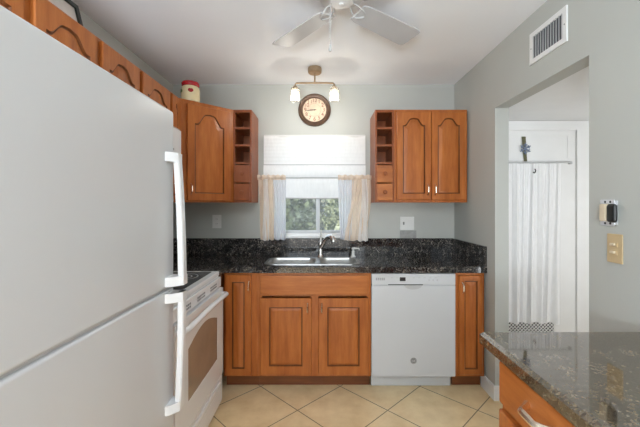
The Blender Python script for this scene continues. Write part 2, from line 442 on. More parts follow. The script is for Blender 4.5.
b.prism([(DX0+.06, 1.77), (DX1-.06, 1.77), (DX1-.06, 1.985), (DX0+.06, 1.985)], [[(DX0+.07, 1.78), (DX1-.07, 1.78), (DX1-.07, 1.975), (DX0+.07, 1.975)]], HYB-.018, HYB-.013, XZ)
door1 = structure(b.build('door_1', TRIM))
b = MB(); b.box(DX0+.13, DX1-.19, HYB-.006, HYB-.002, .14, 1.72); structure(b.build('door_pane', DARKGL, door1))
b = MB()
x0, x1, z0, z1 = DX0+.132, DX1-.192, .145, .36
n = 16; w = (x1-x0)/n
for k in range(-8, n+8):
    for sg in (1, -1):
        xa = x0 + k*w; hgt = z1-z0; dx = sg*hgt*1.0
        # clip the strand to the pane's width
        xb = xa+dx; t0, t1 = 0, 1
        if dx != 0:
            ta, tb = sorted(((x0-xa)/dx, (x1-xa)/dx)); t0, t1 = max(0, ta), min(1, tb)
        if t1-t0 < .03: continue
        b.tube([(xa+dx*t0, HYB-.010, z0+hgt*t0), (xa+dx*t1, HYB-.010, z0+hgt*t1)], .0042, 5)
structure(b.build('door_mesh_screen', NETW, door1))

# outdoors
b = MB(); b.box(-9, 9, YB+.16, 14, -.1, -.02); structure(b.build('ground', LAWN))

# ================================================================== BASE CABINETS, BACK RUN
YFR = 2.502          # face frame plane
BD = YB - YFR - .002
def base_cab(name, label, x0, x1, group='brown base cabinets under the dark counter'):
    t = thing(name, label, 'cabinet', (x0, YFR, 0), 0, group)
    return t, x1-x0
t, w = base_cab('base_cabinet', 'narrow brown base cabinet beside the stove, one tall door with handle at its upper right', -.722, -.4725)
cabinet_box(w, BD, .10, .863, t, openings=[(.03, w-.045, .14, .84)])
d = panel_door(.012, w-.045, .112, .850, 0, rail=.050, parent=t); bar_handle(w-.062, .765, -.02, d)
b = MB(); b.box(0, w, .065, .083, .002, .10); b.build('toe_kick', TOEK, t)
t, w = base_cab('sink_base_cabinet', 'wide brown cabinet under the sink with two panel doors below a blank drawer front', -.472, .361)
cabinet_box(w, BD, .10, .863, t, openings=[(.03, w/2-.03, .14, .69), (w/2+.03, w-.03, .14, .69)], top=False)
slab_front(.018, w-.018, .705, .848, 0, name='drawer_front', parent=t)
d = panel_door(.018, .395, .115, .680, 0, rail=.066, slope=.024, parent=t); bar_handle(.366, .605, -.02, d)
d = panel_door(.445, w-.020, .115, .680, 0, rail=.066, slope=.024, parent=t); bar_handle(.470, .605, -.02, d)
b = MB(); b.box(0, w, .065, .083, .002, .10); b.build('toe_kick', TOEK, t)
t, w = base_cab('base_cabinet', 'narrow brown base cabinet between the dishwasher and the right wall', .984, 1.196)
cabinet_box(w, BD, .10, .863, t, openings=[(.03, w-.03, .14, .84)])
d = panel_door(.022, w-.018, .120, .846, 0, rail=.038, parent=t); bar_handle(.045, .755, -.02, d, mat=NICKEL)
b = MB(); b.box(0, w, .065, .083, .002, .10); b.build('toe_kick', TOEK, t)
# blind corner cabinet between the stove and the back run
t = thing('corner_base_cabinet', 'brown blind corner filler cabinet between the stove and the narrow base cabinet', 'cabinet', (XL+.002, 2.31, 0))
b = MB(); b.box(0, .606, 0, .188, .10, .863); b.box(0, .606, .188, .786, .10, .863); b.build('body', WOOD, t)
b = MB(); b.box(.53, .548, 0, .188, .002, .10); b.build('toe_kick', TOEK, t)

# counter (L shaped, one piece) with the sink cut out
ZT = .910; ZU = .866
t = thing('countertop', 'long black speckled granite counter along the back wall with the sink set in', 'countertop', (0, 0, 0))
sinkL = rrect(-.425, -.052, 2.590, 2.880, .06); sinkR = rrect(-.018, .275, 2.590, 2.880, .06)
b = MB()
b.prism([(XL+.002, 2.305), (-.712, 2.305), (-.712, 2.477), (1.207, 2.477), (1.207, YB-.002), (XL+.002, YB-.002)],
        [[(x, y) for x, y in rrect(-.440, .291, 2.573, 2.895, .075)]], ZU, ZT, XY)
bmesh.ops.bevel(b.bm, geom=[e for e in b.bm.edges if len(e.link_faces) == 2 and e.calc_face_angle(0) > 1 and all(v.co.z > ZT-.001 for v in e.verts)], offset=.005, segments=2, affect='EDGES')
b.build('slab', GRAN, t)
b = MB(); b.box(XL+.024, 1.185, YB-.022, YB-.002, ZT+.0005, 1.060, .002)
b.build('back_splash', GRAN, t)
b = MB(); b.box(1.187, 1.2085, 2.482, YB-.002, ZT+.0005, 1.060, .002); b.build('side_splash', GRAN, t)
b = MB(); b.box(XL+.002, XL+.022, 2.305, YB-.002, ZT+.0005, 1.060, .002); b.build('side_splash', GRAN, t)

# sink
t = thing('kitchen_sink', 'double bowl stainless steel sink set into the black counter under the window', 'sink', (0, 0, 0))
SO = rrect(-.448, .299, 2.566, 2.902, .08)
b = MB()
b.prism(SO, [sinkL, sinkR], ZT+.0006, ZT+.0035, XY)
b.build('rim', STEEL, t)
def bowl(x0, x1):
    b = MB(); loops = []
    for d, z, r in ((0, ZT+.002, .06), (.002, ZT-.012, .06), (.008, ZT-.15, .055), (.025, ZT-.172, .05), (.06, ZT-.178, .04)):
        loops.append([b.bm.verts.new((x, y, z)) for x, y in rrect(x0+d, x1-d, 2.590+d, 2.880-d, r)])
    for A, B in zip(loops, loops[1:]):
        for k in range(len(A)): b.bm.faces.new((A[k], A[(k+1) % len(A)], B[(k+1) % len(A)], B[k]))
    b.bm.faces.new(loops[-1])
    o = b.build('bowl', BOWLM, t)
    d = MB(); d.lathe([(.04, 0), (.038, .004), (.02, .002), (0, .002)], 20, Matrix.Translation(((x0+x1)/2, 2.73, ZT-.1775))); d.build('drain', CHROME, o)
bowl(-.425, -.052); bowl(-.018, .275)
# faucet
t = thing('faucet', 'brushed nickel single lever pull-out faucet standing behind the sink', 'faucet', (-.012, 2.955, ZT+.0005))
b = MB(); b.lathe([(0, 0), (.030, 0), (.030, .006), (.024, .014), (.020, .03), (.019, .125), (.016, .135), (0, .138)], 20); b.build('body', CHROME, t)
b = MB(); P = [(0, 0, .075), (.018, -.02, .110), (.036, -.055, .150), (.058, -.095, .180), (.080, -.13, .190), (.096, -.155, .182), (.104, -.168, .165), (.106, -.172, .148)]
b.tube(P, [.018, .018, .018, .019, .021, .022, .022, .019], 12); b.build('spout', CHROME, t)
b = MB(); b.tube([(0, 0, .135), (.001, .004, .16), (.004, .01, .20), (.006, .016, .235)], [.013, .009, .008, .009], 10); b.build('lever', CHROME, t)
t = thing('soap_dispenser', 'small pale soap dispenser pump on the counter right of the faucet', 'soap dispenser', (.272, 2.955, ZT+.0005))
b = MB(); b.lathe([(0, 0), (.022, 0), (.022, .006), (.016, .012), (.014, .05), (.009, .056), (.008, .072), (0, .073)], 18); b.build('body', WPLAST, t)
b = MB(); b.tube([(-.012, 0, .072), (.012, -.005, .075), (.045, -.02, .076), (.052, -.024, .068)], [.009, .008, .005, .004], 8); b.build('nozzle', WPLAST, t)

# dishwasher
t = thing('dishwasher', 'white dishwasher under the counter with a black display and pocket handle', 'dishwasher', (.364, 2.482, 0))
w = .614
b = MB(); b.box(.006, w-.006, .03, .56, .10, .861); b.build('body', APPLD, t)
b = MB()
b.prism([(0, .105), (w, .105), (w, .775), (0, .775)], [], 0, .028, XZ)
bmesh.ops.bevel(b.bm, geom=[e for e in b.bm.edges if len(e.link_faces) == 2 and e.calc_face_angle(0) > 1], offset=.004, segments=2, affect='EDGES')
dw = b.build('door', APPL, t)
b = MB(); b.box(0, w, 0, .028, .7765, .860, .004); cp = b.build('control_panel', APPL, t)
b = MB(); b.box(.205, .248, -.0012, .002, .806, .834, .001); b.build('display', BLACK, cp)
for r_ in range(2):
    for k in range(5):
        b = MB(); b.box(.030+k*.014, .0405+k*.014, -.001, .002, .813+r_*.011, .8185+r_*.011); b.build('vent_slot', GREYP, cp)
for k in range(9):
    if k in (3,): continue
    b = MB(); b.box(.14+k*.04, .156+k*.04, -.0007, .002, .828, .832); b.build('button', LGREY, cp)
for k in range(3):
    b = MB(); b.box(.415+k*.03, .425+k*.03, -.0007, .002, .808, .818); b.build('button', LGREY, cp)
b = MB(); b.box(.120, .375, -.003, .012, .776, .783, .001); b.build('handle_slot', APPLD, dw)
b = MB()
b.prism([(.235+.0*k, .775) for k in range(1)] + [(.235 + .135*k/12, .775 - .030*math.sin(PI*k/12)**.5) for k in range(1, 12)] + [(.37, .775)], [], -.004, .003, XZ)
b.build('handle_pocket', LGREY, dw)
b = MB(); b.lathe([(0, .003), (.021, .003), (.023, 0), (0, 0)], 28, Matrix.Translation((w/2, 0, .222)) @ Matrix.Rotation(PI/2, 4, 'X')); em = b.build('emblem', GREYP, t)
b = MB(); b.lathe([(.0175, 0), (.0175, .001), (.0192, .001), (.0192, 0)], 28, Matrix.Translation((w/2, -.003, .222)) @ Matrix.Rotation(PI/2, 4, 'X'), close=True); b.build('emblem_ring', LGREY, em)
text_part('GE', .02, 'emblem_letters', LGREY, em, (w/2, -.0035, .222))
b = MB(); b.box(.004, w-.012, .068, .085, .004, .095, .003); b.box(.004, w-.012, .05, .068, .075, .098, .004); b.build('toe_panel', APPL, t)

# ================================================================== STOVE, LEFT WALL
RL = PI/2        # fronts facing +x : local x -> +Y, local -y -> +X
t = thing('stove', 'white electric range with black glass cooktop and windowed oven door', 'stove', (-.700, 1.543, 0), RL)
w = .754
b = MB(); b.box(0, w, .0, .640, .02, .885, .003); b.build('body', APPLG, t)
b = MB(); b.box(0, w, -.004, .655, .887, .915, .006); ct = b.build('cooktop', APPLG, t)
b = MB(); b.box(.035, w-.035, .035, .56, .9145, .9175, .001); gt = b.build('glass_top', BLACKG, ct)
for cx, cy, r in ((.56, .17, .095), (.56, .42, .075), (.20, .17, .075), (.20, .42, .095)):
    b = MB()
    for rr in (r, r*.62): b.lathe([(rr-.003, .9176), (rr-.003, .9182), (rr+.003, .9182), (rr+.003, .9176)], 40, Matrix.Translation((cx, cy, 0)), close=True)
    b.build('burner_ring', RINGM, ct)
b = MB(); b.box(0, w, .60, .655, .9155, 1.09, .008); bg = b.build('backguard', APPLG, t)
for k in range(5):
    b = MB(); b.lathe([(0, .028), (.017, .026), (.02, 0), (0, 0)], 18, Matrix.Translation((.10+k*.138, .60, 1.01)) @ Matrix.Rotation(PI/2, 4, 'X')); b.build('knob', WPLAST, bg)
# vent band, oven door, drawer
b = MB(); b.box(.004, w-.004, -.018, -.0005, .815, .880, .006); vb = b.build('vent_band', APPLG, t)
for gx in (.10, .315, .53):
    for k in range(6):
        for r_ in range(2):
            b = MB(); b.box(gx+k*.021, gx+.013+k*.021, -.0192, -.015, .832+r_*.016, .842+r_*.016); b.build('vent_slot', GREYP, vb)
b = MB()
wx0, wx1, wz0, wz1 = .155, .632, .375, .640
pane = [(wx0, wz0), (wx1, wz0)] + [(lerp(wx1, wx0, k/16), wz1 + .055*math.sin(PI*k/16)) for k in range(17)]
b.prism([(.003, .235), (w-.003, .235), (w-.003, .808), (.003, .808)], [pane], -.030, -.0005, XZ)
od = b.build('oven_door', APPLG, t)
b = MB(); b.prism([(x, z) for x, z in pane], [], -.028, -.012, XZ); b.build('oven_window', OVENG, od)
b = MB()
b.tube([(.03, -.03, .768), (.035, -.058, .772), (.07, -.072, .778), (.2, -.076, .786), (w/2, -.077, .789), (w-.2, -.076, .786), (w-.07, -.072, .778), (w-.035, -.058, .772), (w-.03, -.03, .768)], .015, 12)
b.build('oven_handle', APPLG, od)
b = MB(); b.box(.003, w-.003, -.026, -.0005, .045, .222, .008); b.box(.06, w-.06, -.034, -.024, .165, .20, .008); b.build('storage_drawer', APPLG, t)
# filler cabinet between fridge and stove
t = thing('filler_cabinet', 'slim brown cabinet with granite top squeezed between the refrigerator and the stove', 'cabinet', (-.745, 1.312, 0), RL)
b = MB(); b.box(0, .222, 0, .60, .10, .865); b.build('body', WOOD, t)
b = MB(); b.box(0, .225, -.03, .602, .8665, .91, .004); b.build('top', GRAN, t)

# refrigerator
t = thing('refrigerator', 'large white top-freezer refrigerator filling the left foreground', 'refrigerator', (-.633, .462, 0), RL)
w = .838
b = MB(); b.box(0, w, .004, .70, .02, 1.712, .006); b.build('cabinet', APPL, t)
b = MB(); b.box(.002, w, -.066, 0, 1.058, 1.720, .010, 3); fd = b.build('freezer_door', APPL, t)
b = MB(); b.box(.002, w, -.066, 0, .120, 1.049, .009, 3); rd = b.build('refrigerator_door', APPL, t)
b = MB(); b.box(.006, w-.006, -.055, -.002, 1.0495, 1.0575); b.build('door_gasket', LGREY, t)
b = MB(); b.box(.01, w-.01, -.04, .0, .02, .112, .004)
for k in range(4): b.box(.03, w-.03, -.044, -.038, .03+k*.02, .04+k*.02)
b.build('toe_grille', APPL, t)
def fridge_handle(z_near, z_far, b_near, b_far, p):
    """z_near: the end beside the door gap; z_far: the other end; b_*: how far the grip stands off the door"""
    b = MB(); n = 14; sg = 1 if z_far > z_near else -1
    rings = []
    for k in range(n+1):
        a = k/n; z = lerp(z_near, z_far, a); bow = lerp(b_near, b_far, a) + .004*math.sin(PI*a)
        y0, y1 = -.066-bow, -.066-bow+.020
        rings.append([b.bm.verts.new(q) for q in ((w-.044, y0+.004, z), (w-.039, y0, z), (w-.013, y0, z), (w-.008, y0+.004, z), (w-.008, y1, z), (w-.044, y1, z))])
    for A, B in zip(rings, rings[1:]):
        for k in range(6): b.bm.faces.new((A[k], A[(k+1) % 6], B[(k+1) % 6], B[k]))
    b.bm.faces.new(rings[0]); b.bm.faces.new(rings[-1])
    for z, bow, d in ((z_near, b_near, sg), (z_far, b_far, -sg)):
        za, zb = sorted((z, z + d*.034))
        b.prism([(w-.008, -.062), (w-.078, -.062), (w-.072, -.066-bow*.35), (w-.044, -.066-bow), (w-.008, -.066-bow)], [], za, zb, XY)
    return b.build('handle', HANDM, p)
fridge_handle(1.066, 1.556, .054, .034, fd); fridge_handle(1.040, .600, .052, .040, rd)
b = MB(); b.box(.01, .09, -.05, .03, 1.7205, 1.735, .004); b.build('hinge_cover', WPLAST, t)

# range hood
t = thing('range_hood', 'white range hood over the stove, its end just showing past the refrigerator', 'range hood', (-.955, 1.545, 0), RL)
w = .752
b = MB()
prof = [(0, 1.690), (.0, 1.862), (.02, 1.880), (.400, 1.880), (.400, 1.690)]
b.prism(prof, [], 0, w, lambda u, v, q: (q, u, v)); b.build('hood_shell', APPLG, t)
b = MB(); b.box(.04, w-.04, .04, .36, 1.684, 1.6895); b.build('filter', GREYSM, t)
for k in range(2):
    b = MB(); b.box(.56+k*.05, .585+k*.05, -.004, .001, 1.715, 1.728); b.build('switch', GREYP, t)

# ================================================================== UPPER CABINETS
UZ0, UZ1 = 1.384, 2.150
GU = 'brown wall cabinets with arched panel doors'
def left_upper(label, y0, y1, z0, doors):
    t = thing('wall_cabinet', label, 'cabinet', (-1.053, y0, 0), RL, GU); w = y1-y0
    cabinet_box(w, .305, z0, UZ1, t, openings=[(a+.01, b_-.01, z0+.03, UZ1-.03) for a, b_ in doors])
    for k, (a, b_) in enumerate(doors):
        d = panel_door(a, b_, z0+.012, UZ1-.014, 0, rail=.05, arch=.062, parent=t)
        if z0 < 1.5: bar_handle(a+.02, z0+.09, -.02, d)
        else: bar_handle((b_-.025) if k % 2 == 0 else (a+.025), z0+.06, -.02, d)
left_upper('arched two-door wall cabinet above the refrigerator, nearest the camera', .79, 1.573, 1.775, [(.030, .388), (.430, .772)])
left_upper('short arched two-door wall cabinet above the range hood', 1.578, 2.330, 1.884, [(.022, .345), (.382, .735)])
left_upper('narrowest arched wall cabinet between the hood cabinet and the corner cabinet', 2.334, 2.489, UZ0, [(.012, .143)])
# diagonal corner cabinet
mx, my = (-1.053-.735)/2, (2.492+2.81)/2
FL = math.hypot(.318, .318)
t = thing('corner_wall_cabinet', 'diagonal corner wall cabinet with one tall arched door, jar on top', 'cabinet', (mx, my, 0), PI/4, GU)
b = MB(); q = 1/math.sqrt(2)
def toloc(X, Y): dx, dy = X-mx, Y-my; return (dx*q + dy*q, -dx*q + dy*q)
poly = [toloc(*p) for p in ((XL+.002, 2.492), (-1.053, 2.492), (-.735, 2.81), (-.735, YB-.002), (XL+.002, YB-.002))]
b.prism(poly, [], UZ0, UZ1, XY); b.build('body', WOOD, t)
b = MB(); h = FL/2
b.prism([(-h, UZ0), (h, UZ0), (h, UZ1), (-h, UZ1)], [[(-h+.06, UZ0+.04), (h-.05, UZ0+.04), (h-.05, UZ1-.04), (-h+.06, UZ1-.04)]], -.004, .001, XZ); b.build('face_frame', WOOD, t)
d = panel_door(-h+.056, h-.040, UZ0+.012, UZ1-.030, -.004, rail=.055, arch=.085, parent=t); bar_handle(-h+.080, UZ0+.100, -.024, d)
# open cubby units
def cubby(label, x0, x1, front=WOODH):
    t = thing('cubby_cabinet', label, 'cabinet', (x0, 2.80, 0), 0, 'slim cubby cabinets with two small drawers'); w = x1-x0; D = .298
    b = MB(); tt = .014
    b.box(0, tt, 0, D, UZ0, UZ1); b.box(w-tt, w, 0, D, UZ0, UZ1); b.box(tt, w-tt, 0, D, UZ1-.022, UZ1); b.box(tt, w-tt, 0, D, UZ0, UZ0+.012); b.box(tt, w-tt, D-.008, D, UZ0+.012, UZ1-.022)
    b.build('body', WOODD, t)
    hs = [1.990, 1.848, 1.700]
    for z in hs:
        b = MB(); b.box(tt+.0005, w-tt-.0005, .002, D-.009, z, z+.018); b.build('shelf', WOODD, t)
    for z0, z1 in ((1.548, 1.692), (1.398, 1.540)):
        b = MB(); b.box(tt+.002, w-tt-.002, .0, .20, z0, z1); b.box(tt-.002, w-tt+.002, -.014, .0, z0+.001, z1-.001, .004)
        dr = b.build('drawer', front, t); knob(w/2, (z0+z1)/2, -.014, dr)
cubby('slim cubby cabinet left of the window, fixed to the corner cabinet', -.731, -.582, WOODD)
cubby('slim cubby cabinet right of the window, fixed to the two-door cabinet', .440, .594)
t = thing('wall_cabinet', 'arched two-door wall cabinet between the right cubby unit and the right wall', 'cabinet', (.596, 2.80, 0), 0, GU)
w = .602
cabinet_box(w, .298, UZ0, UZ1, t)
d = panel_door(.018, .300, UZ0+.022, UZ1-.022, 0, rail=.05, arch=.06, parent=t); bar_handle(.272, UZ0+.105, -.02, d, L=.085)
d = panel_door(.304, .585, UZ0+.022, UZ1-.022, 0, rail=.05, arch=.06, parent=t); bar_handle(.332, UZ0+.105, -.02, d, L=.085)

# ================================================================== RIGHT COUNTER (along the right wall)
RR = -PI/2       # fronts facing -x : local x -> -Y
t = thing('counter_cabinet', 'brown drawer cabinet carrying the glossy counter in the right foreground', 'cabinet', (.597, 1.120, 0), RR)
b = MB(); b.box(0, 2.05, .018, .605, .10, .866); b.box(0, 2.05, 0, .018, .10, .866); b.build('body', WOOD, t)
b = MB(); b.box(.0, 2.05, .06, .08, .002, .10); b.build('toe_kick', TOEK, t)
for k in range(4):
    x0 = .012 + k*.51
    b = MB(); b.box(x0, x0+.47, -.012, -.0005, .722, .856); b.box(x0, x0+.47, -.02, -.011, .722, .856, .006)
    dr = b.build('drawer', WOODH, t)
    bar_handle(x0+.215, .802, -.02, dr, vertical=False, L=.115, out=.034, r=.0085, mat=NICKEL)
    d = panel_door(x0, x0+.47, .112, .698, 0, rail=.055, parent=t)
    bar_handle(x0+.43, .62, -.02, d)
t = thing('countertop', 'glossy brown-black granite counter in the right foreground reflecting the white door', 'countertop', (0, 0, 0))
b = MB(); b.box(.566, 1.2085, -.95, 1.2195, .8675, .910)
bmesh.ops.bevel(b.bm, geom=[e for e in b.bm.edges if all(v.co.z > .909 for v in e.verts)], offset=.011, segments=1, affect='EDGES')
b.build('slab', GRANP, t)

# ================================================================== CEILING FAN
FX, FY, FZ = .095, 1.644, 2.333
t = thing('ceiling_fan', 'white four-blade ceiling fan with pull chain near the top of the view', 'ceiling fan', (FX, FY, FZ))
b = MB(); b.lathe([(0, .1295), (.085, .1295), (.105, .115), (.12, .075), (.115, .045), (.07, .034), (0, .034)], 40); b.build('motor_housing', FANW, t)
b = MB(); b.lathe([(0, .034), (.062, .034), (.062, .020), (.054, .010), (.03, .005), (.014, .004), (.012, -.002), (0, -.003)], 32); b.build('switch_housing', FANW, t)
for ang in (38, 129.5, 218, 309.5):
    a = math.radians(ang); R = Matrix.Rotation(a, 4, 'Z')
    M = R @ Matrix.Rotation(math.radians(-11), 4, 'X')
    b = MB(); L0, L1 = .105, .540
    out = [(L0, -.050), (L0+.03, -.060)] + [(L1-.03, -.073), (L1-.006, -.066), (L1, -.052), (L1, .052), (L1-.006, .066), (L1-.03, .073)] + [(L0+.03, .060), (L0, .050)]
    b.prism(out, [], -.003, .003, lambda u, v, q: tuple(M @ Vector((u, v, q)))); bl = b.build('blade', FANB, t)
    b = MB()
    for sg in (-1, 1):
        b.tube([R @ Vector((.066, sg*.008, .030)), R @ Vector((.085, sg*.026, .014)), M @ Vector((.115, sg*.030, -.006)), M @ Vector((.145, sg*.016, -.006)), M @ Vector((.155, 0, -.006))], .0042, 8)
    b.build('blade_iron', LGREY, bl)
b = MB(); b.tube([(-.050, 0, .012), (-.056, 0, -.06), (-.056, 0, -.195)], .0022, 6)
for k in range(14): b.lathe([(0, .004), (.0036, 0), (0, -.004)], 6, Matrix.Translation((-.056, 0, -.03-.012*k)))
pc = b.build('pull_chain', LGREY, t)
b = MB(); b.lathe([(0, -.190), (.006, -.194), (.008, -.215), (.006, -.226), (0, -.228)], 12, Matrix.Translation((-.056, 0, 0))); b.build('pull', LGREY, pc)

# ================================================================== CEILING LIGHT
t = thing('ceiling_light', 'antique brass two-bulb ceiling bar light with glass jar shades', 'ceiling light', (-.058, 2.72, ZC))
b = MB(); b.lathe([(0, -.0005), (.054, -.0005), (.056, -.012), (.054, -.038), (.046, -.046), (0, -.046)], 32); b.build('canopy', BRONZE, t)
b = MB(); b.tube([(0, 0, -.045), (0, 0, -.125)], .006, 10); b.build('stem', BRONZE, t)
b = MB(); b.tube([(-.157, 0, -.150), (-.156, 0, -.132), (-.148, 0, -.123), (-.1, 0, -.121), (.1, 0, -.121), (.148, 0, -.123), (.156, 0, -.132), (.157, 0, -.150)], .007, 10); b.build('crossbar', BRONZE, t)
for sg in (-1, 1):
    T = Matrix.Translation((sg*.157, 0, 0))
    b = MB(); b.lathe([(0, -.148), (.017, -.148), (.020, -.156), (.020, -.178), (0, -.178)], 20, T); b.build('socket', BRONZE, t)
    b = MB(); b.lathe([(.020, -.155), (.031, -.160), (.036, -.170), (.036, -.262), (.034, -.267), (.0325, -.262), (.0325, -.171), (.029, -.163), (.020, -.158)], 28, T); b.build('glass_shade', SHGL, t)
    b = MB(); b.lathe([(0, -.179), (.009, -.180), (.013, -.198), (.022, -.22), (.0235, -.234), (.018, -.248), (0, -.254)], 20, T); b.build('bulb', BULB, t)
    light('bulb_light', 'POINT', (-.058+sg*.157, 2.72, ZC-.268), (0, 0, 0), 2.6, (1, .96, .90), .012)

# ================================================================== CLOCK
CX, CZ, CY = -.068, 2.229, YB-.001
t = thing('wall_clock', 'round dark-rimmed wall clock with cream face above the window', 'clock', (CX, CY, CZ))
RX = Matrix.Rotation(PI/2, 4, 'X')
b = MB(); b.lathe([(0, 0), (.146, 0), (.150, .008), (.146, .022), (.134, .030), (.126, .026), (.121, .032), (.113, .030), (.109, .018), (.106, .012), (0, .012)], 64, RX); b.build('rim', CLOCKR, t)
b = MB(); b.lathe([(0, .0125), (.1065, .0125), (.1065, .0135), (0, .0135)], 64, RX); fc = b.build('face', CLOCKF, t)
for k in range(1, 13):
    a = PI/2 - k*PI/6
    nt_ = text_part(str(k), .048, 'numeral', CLOCKN, fc, (.084*math.cos(a), -.0141, .084*math.sin(a)), (PI/2, 0, 0))
    nt_.rotation_euler = (PI/2, -(a-PI/2) if False else 0, 0)
b = MB(); b.lathe([(.058, .0136), (.058, .0141), (.0592, .0141), (.0592, .0136)], 48, RX, close=True)
b.build('inner_ring', CLOCKN, fc)
def hand(name, ang, L, wd, y):
    a = math.radians(ang); b = MB(); M = Matrix.Rotation(-a, 4, 'Y')
    b.prism([(-.016, -wd*.6), (L*.6, -wd), (L, -.0008), (L, .0008), (L*.6, wd), (-.016, wd*.6)], [], y, y-.001, lambda u, v, q: tuple(M @ Vector((u, q, v)))); b.build(name, BLACK, t)
hand('hour_hand', 184, .058, .0045, -.0155); hand('minute_hand', 180+6, .085, .003, -.0175)
b = MB(); b.lathe([(0, .0195), (.005, .019), (.006, .0137), (0, .0137)], 16, RX); b.build('hand_hub', BLACK, t)

# ================================================================== WINDOW DRESSING
t = thing('roman_shade', 'white roman shade half lowered over the kitchen window', 'window shade', (0, 3.075, 0))
SX0, SX1 = -.526, .392
b = MB(); b.box(SX0, SX1, -.012, .022, 1.965, 1.997, .003); b.build('headrail', WPLAST, t)
def shade_panel(z0, z1, y0, bulge, sag=0, ribs=0):
    b = MB()
    def fn(u, v, off=0):
        x = lerp(SX0, SX1, u); z = lerp(z0, z1, v) - sag*math.sin(PI*u)*(1-v)
        y = y0 - bulge*math.sin(PI*v)**.8 - (.0007*math.sin(ribs*2*PI*v) if ribs else 0) - .002*math.sin(u*9+v*3)
        return (x, y+off, z)
    b.sheet(24, 40 if ribs else 14, fn); 
    o = b.build('fabric_fold', SHADE, t)
    return o
shade_panel(1.728, 1.985, -.014, .002, 0, 8)
shade_panel(1.600, 1.728, -.020, .012)
shade_panel(1.432, 1.622, -.010, .016, .012)
b = MB(); b.box(SX0, SX1, -.024, -.016, 1.721, 1.729, .002); b.build('batten', LGREY, t)
b = MB(); b.tube([(lerp(SX0, SX1, k/16), -.012, 1.434 - .012*math.sin(PI*k/16)) for k in range(17)], .0055, 8); b.build('hem_bar', LGREY, t)

t = thing('curtain_rod', 'thin tension rod carrying the two cafe curtains', 'curtain rod', (0, 3.024, 1.606))
b = MB(); b.tube([(-.573, 0, 0), (.445, 0, 0)], .0048, 10); b.build('rod', LGREY, t)
for x in (-.577, .439):
    pass
def drape(parent, name, mat, top0, top1, bot0, bot1, z0, z1, folds, amp, ph=0, yoff=0, wob=0.0):
    b = MB()
    def fn(u, v):
        q = 1-v   # 0 at top
        xa, xb = lerp(top0, bot0, q**1.4), lerp(top1, bot1, q**1.4)
        z = lerp(z0, z1, v)
        y = yoff + amp*(.55+.45*q)*math.sin(u*folds*2*PI + ph + wob*q*2) + .3*amp*math.sin(u*folds*4.3*PI + q*3 + ph)
        x = lerp(xa, xb, u) + wob*.01*math.sin(q*5+u*6)
        return (x, y, z + .004*math.sin(u*13+ph)*(q > .98))
    b.sheet(64, 24, fn); return b.build(name, mat, parent)
GC = 'cafe curtains on the kitchen window'
t = thing('cafe_curtain', 'left cafe curtain, peach-gold outer half and white sheer inner half', 'curtain', (0, 3.024, 0), 0, GC)
drape(t, 'gold_panel', GOLDC, -.572, -.435, -.545, -.420, 1.050, 1.600, 3.5, .012, .4, 0, .6)
drape(t, 'cream_panel', CREAMC, -.525, -.480, -.525, -.462, 1.048, 1.595, 1.5, .008, 1.2, -.014, .5)
drape(t, 'sheer_panel', SHEER, -.445, -.322, -.425, -.322, 1.052, 1.600, 4.5, .009, 1.0, .004)
def header(parent, x0, x1):
    b = MB()
    def fn(u, v):
        return (lerp(x0, x1, u), -.004 + .010*math.sin(u*26)*(1 if v < .5 else 1) - .012*math.sin(PI*v), lerp(1.586, 1.630, v) + .004*math.sin(u*37)*v)
    b.sheet(60, 8, fn); b.build('header_ruffle', GOLDC, parent)
header(t, -.575, -.322)
t = thing('cafe_curtain', 'right cafe curtain, white sheer inner half and swagged peach-gold outer half', 'curtain', (0, 3.024, 0), 0, GC)
drape(t, 'gold_panel', GOLDC, .265, .435, .205, .395, 1.045, 1.600, 3.5, .013, .9, -.002, .9)
drape(t, 'cream_panel', CREAMC, .350, .400, .325, .415, 1.042, 1.595, 2, .010, 2.2, -.020, .7)
drape(t, 'sheer_panel', SHEER, .142, .280, .165, .262, 1.055, 1.600, 4.5, .010, .3, .004)
header(t, .142, .442)

# side room door curtain
t = thing('door_curtain', 'long white lace curtain hanging on the side room door', 'curtain', (0, HYB-.05, 0))
b = MB()
def lace(u, v):
    q = 1-v
    x = lerp(1.50, 2.125-.030*q, u) + .006*math.sin(u*17+q*2)
    g = u + .018*math.sin(u*9+1) + .012*math.sin(u*21+q*1.5)
    return (x, (.014*math.sin(g*8*2*PI) + .007*math.sin(g*13*2*PI+1.3))*(.45+.55*q) + .003*math.sin(u*61*PI)*(1-q), lerp(.318, 1.730, v) + (.008*math.sin(u*31) if v == 0 else 0))
b.sheet(190, 24, lace); b.build('panel', LACE, t)
t = thing('door_curtain_rod', 'white sash rod holding the lace curtain across the door', 'curtain rod', (0, HYB-.05, 1.738))
b = MB(); b.tube([(1.49, 0, 0), (2.21, 0, 0)], .006, 10); b.build('rod', LGREY, t)
for x in (1.49, 2.21):
    b = MB(); b.box(x-.008, x+.008, 0, .035, -.012, .012, .003); b.build('bracket', LGREY, t)
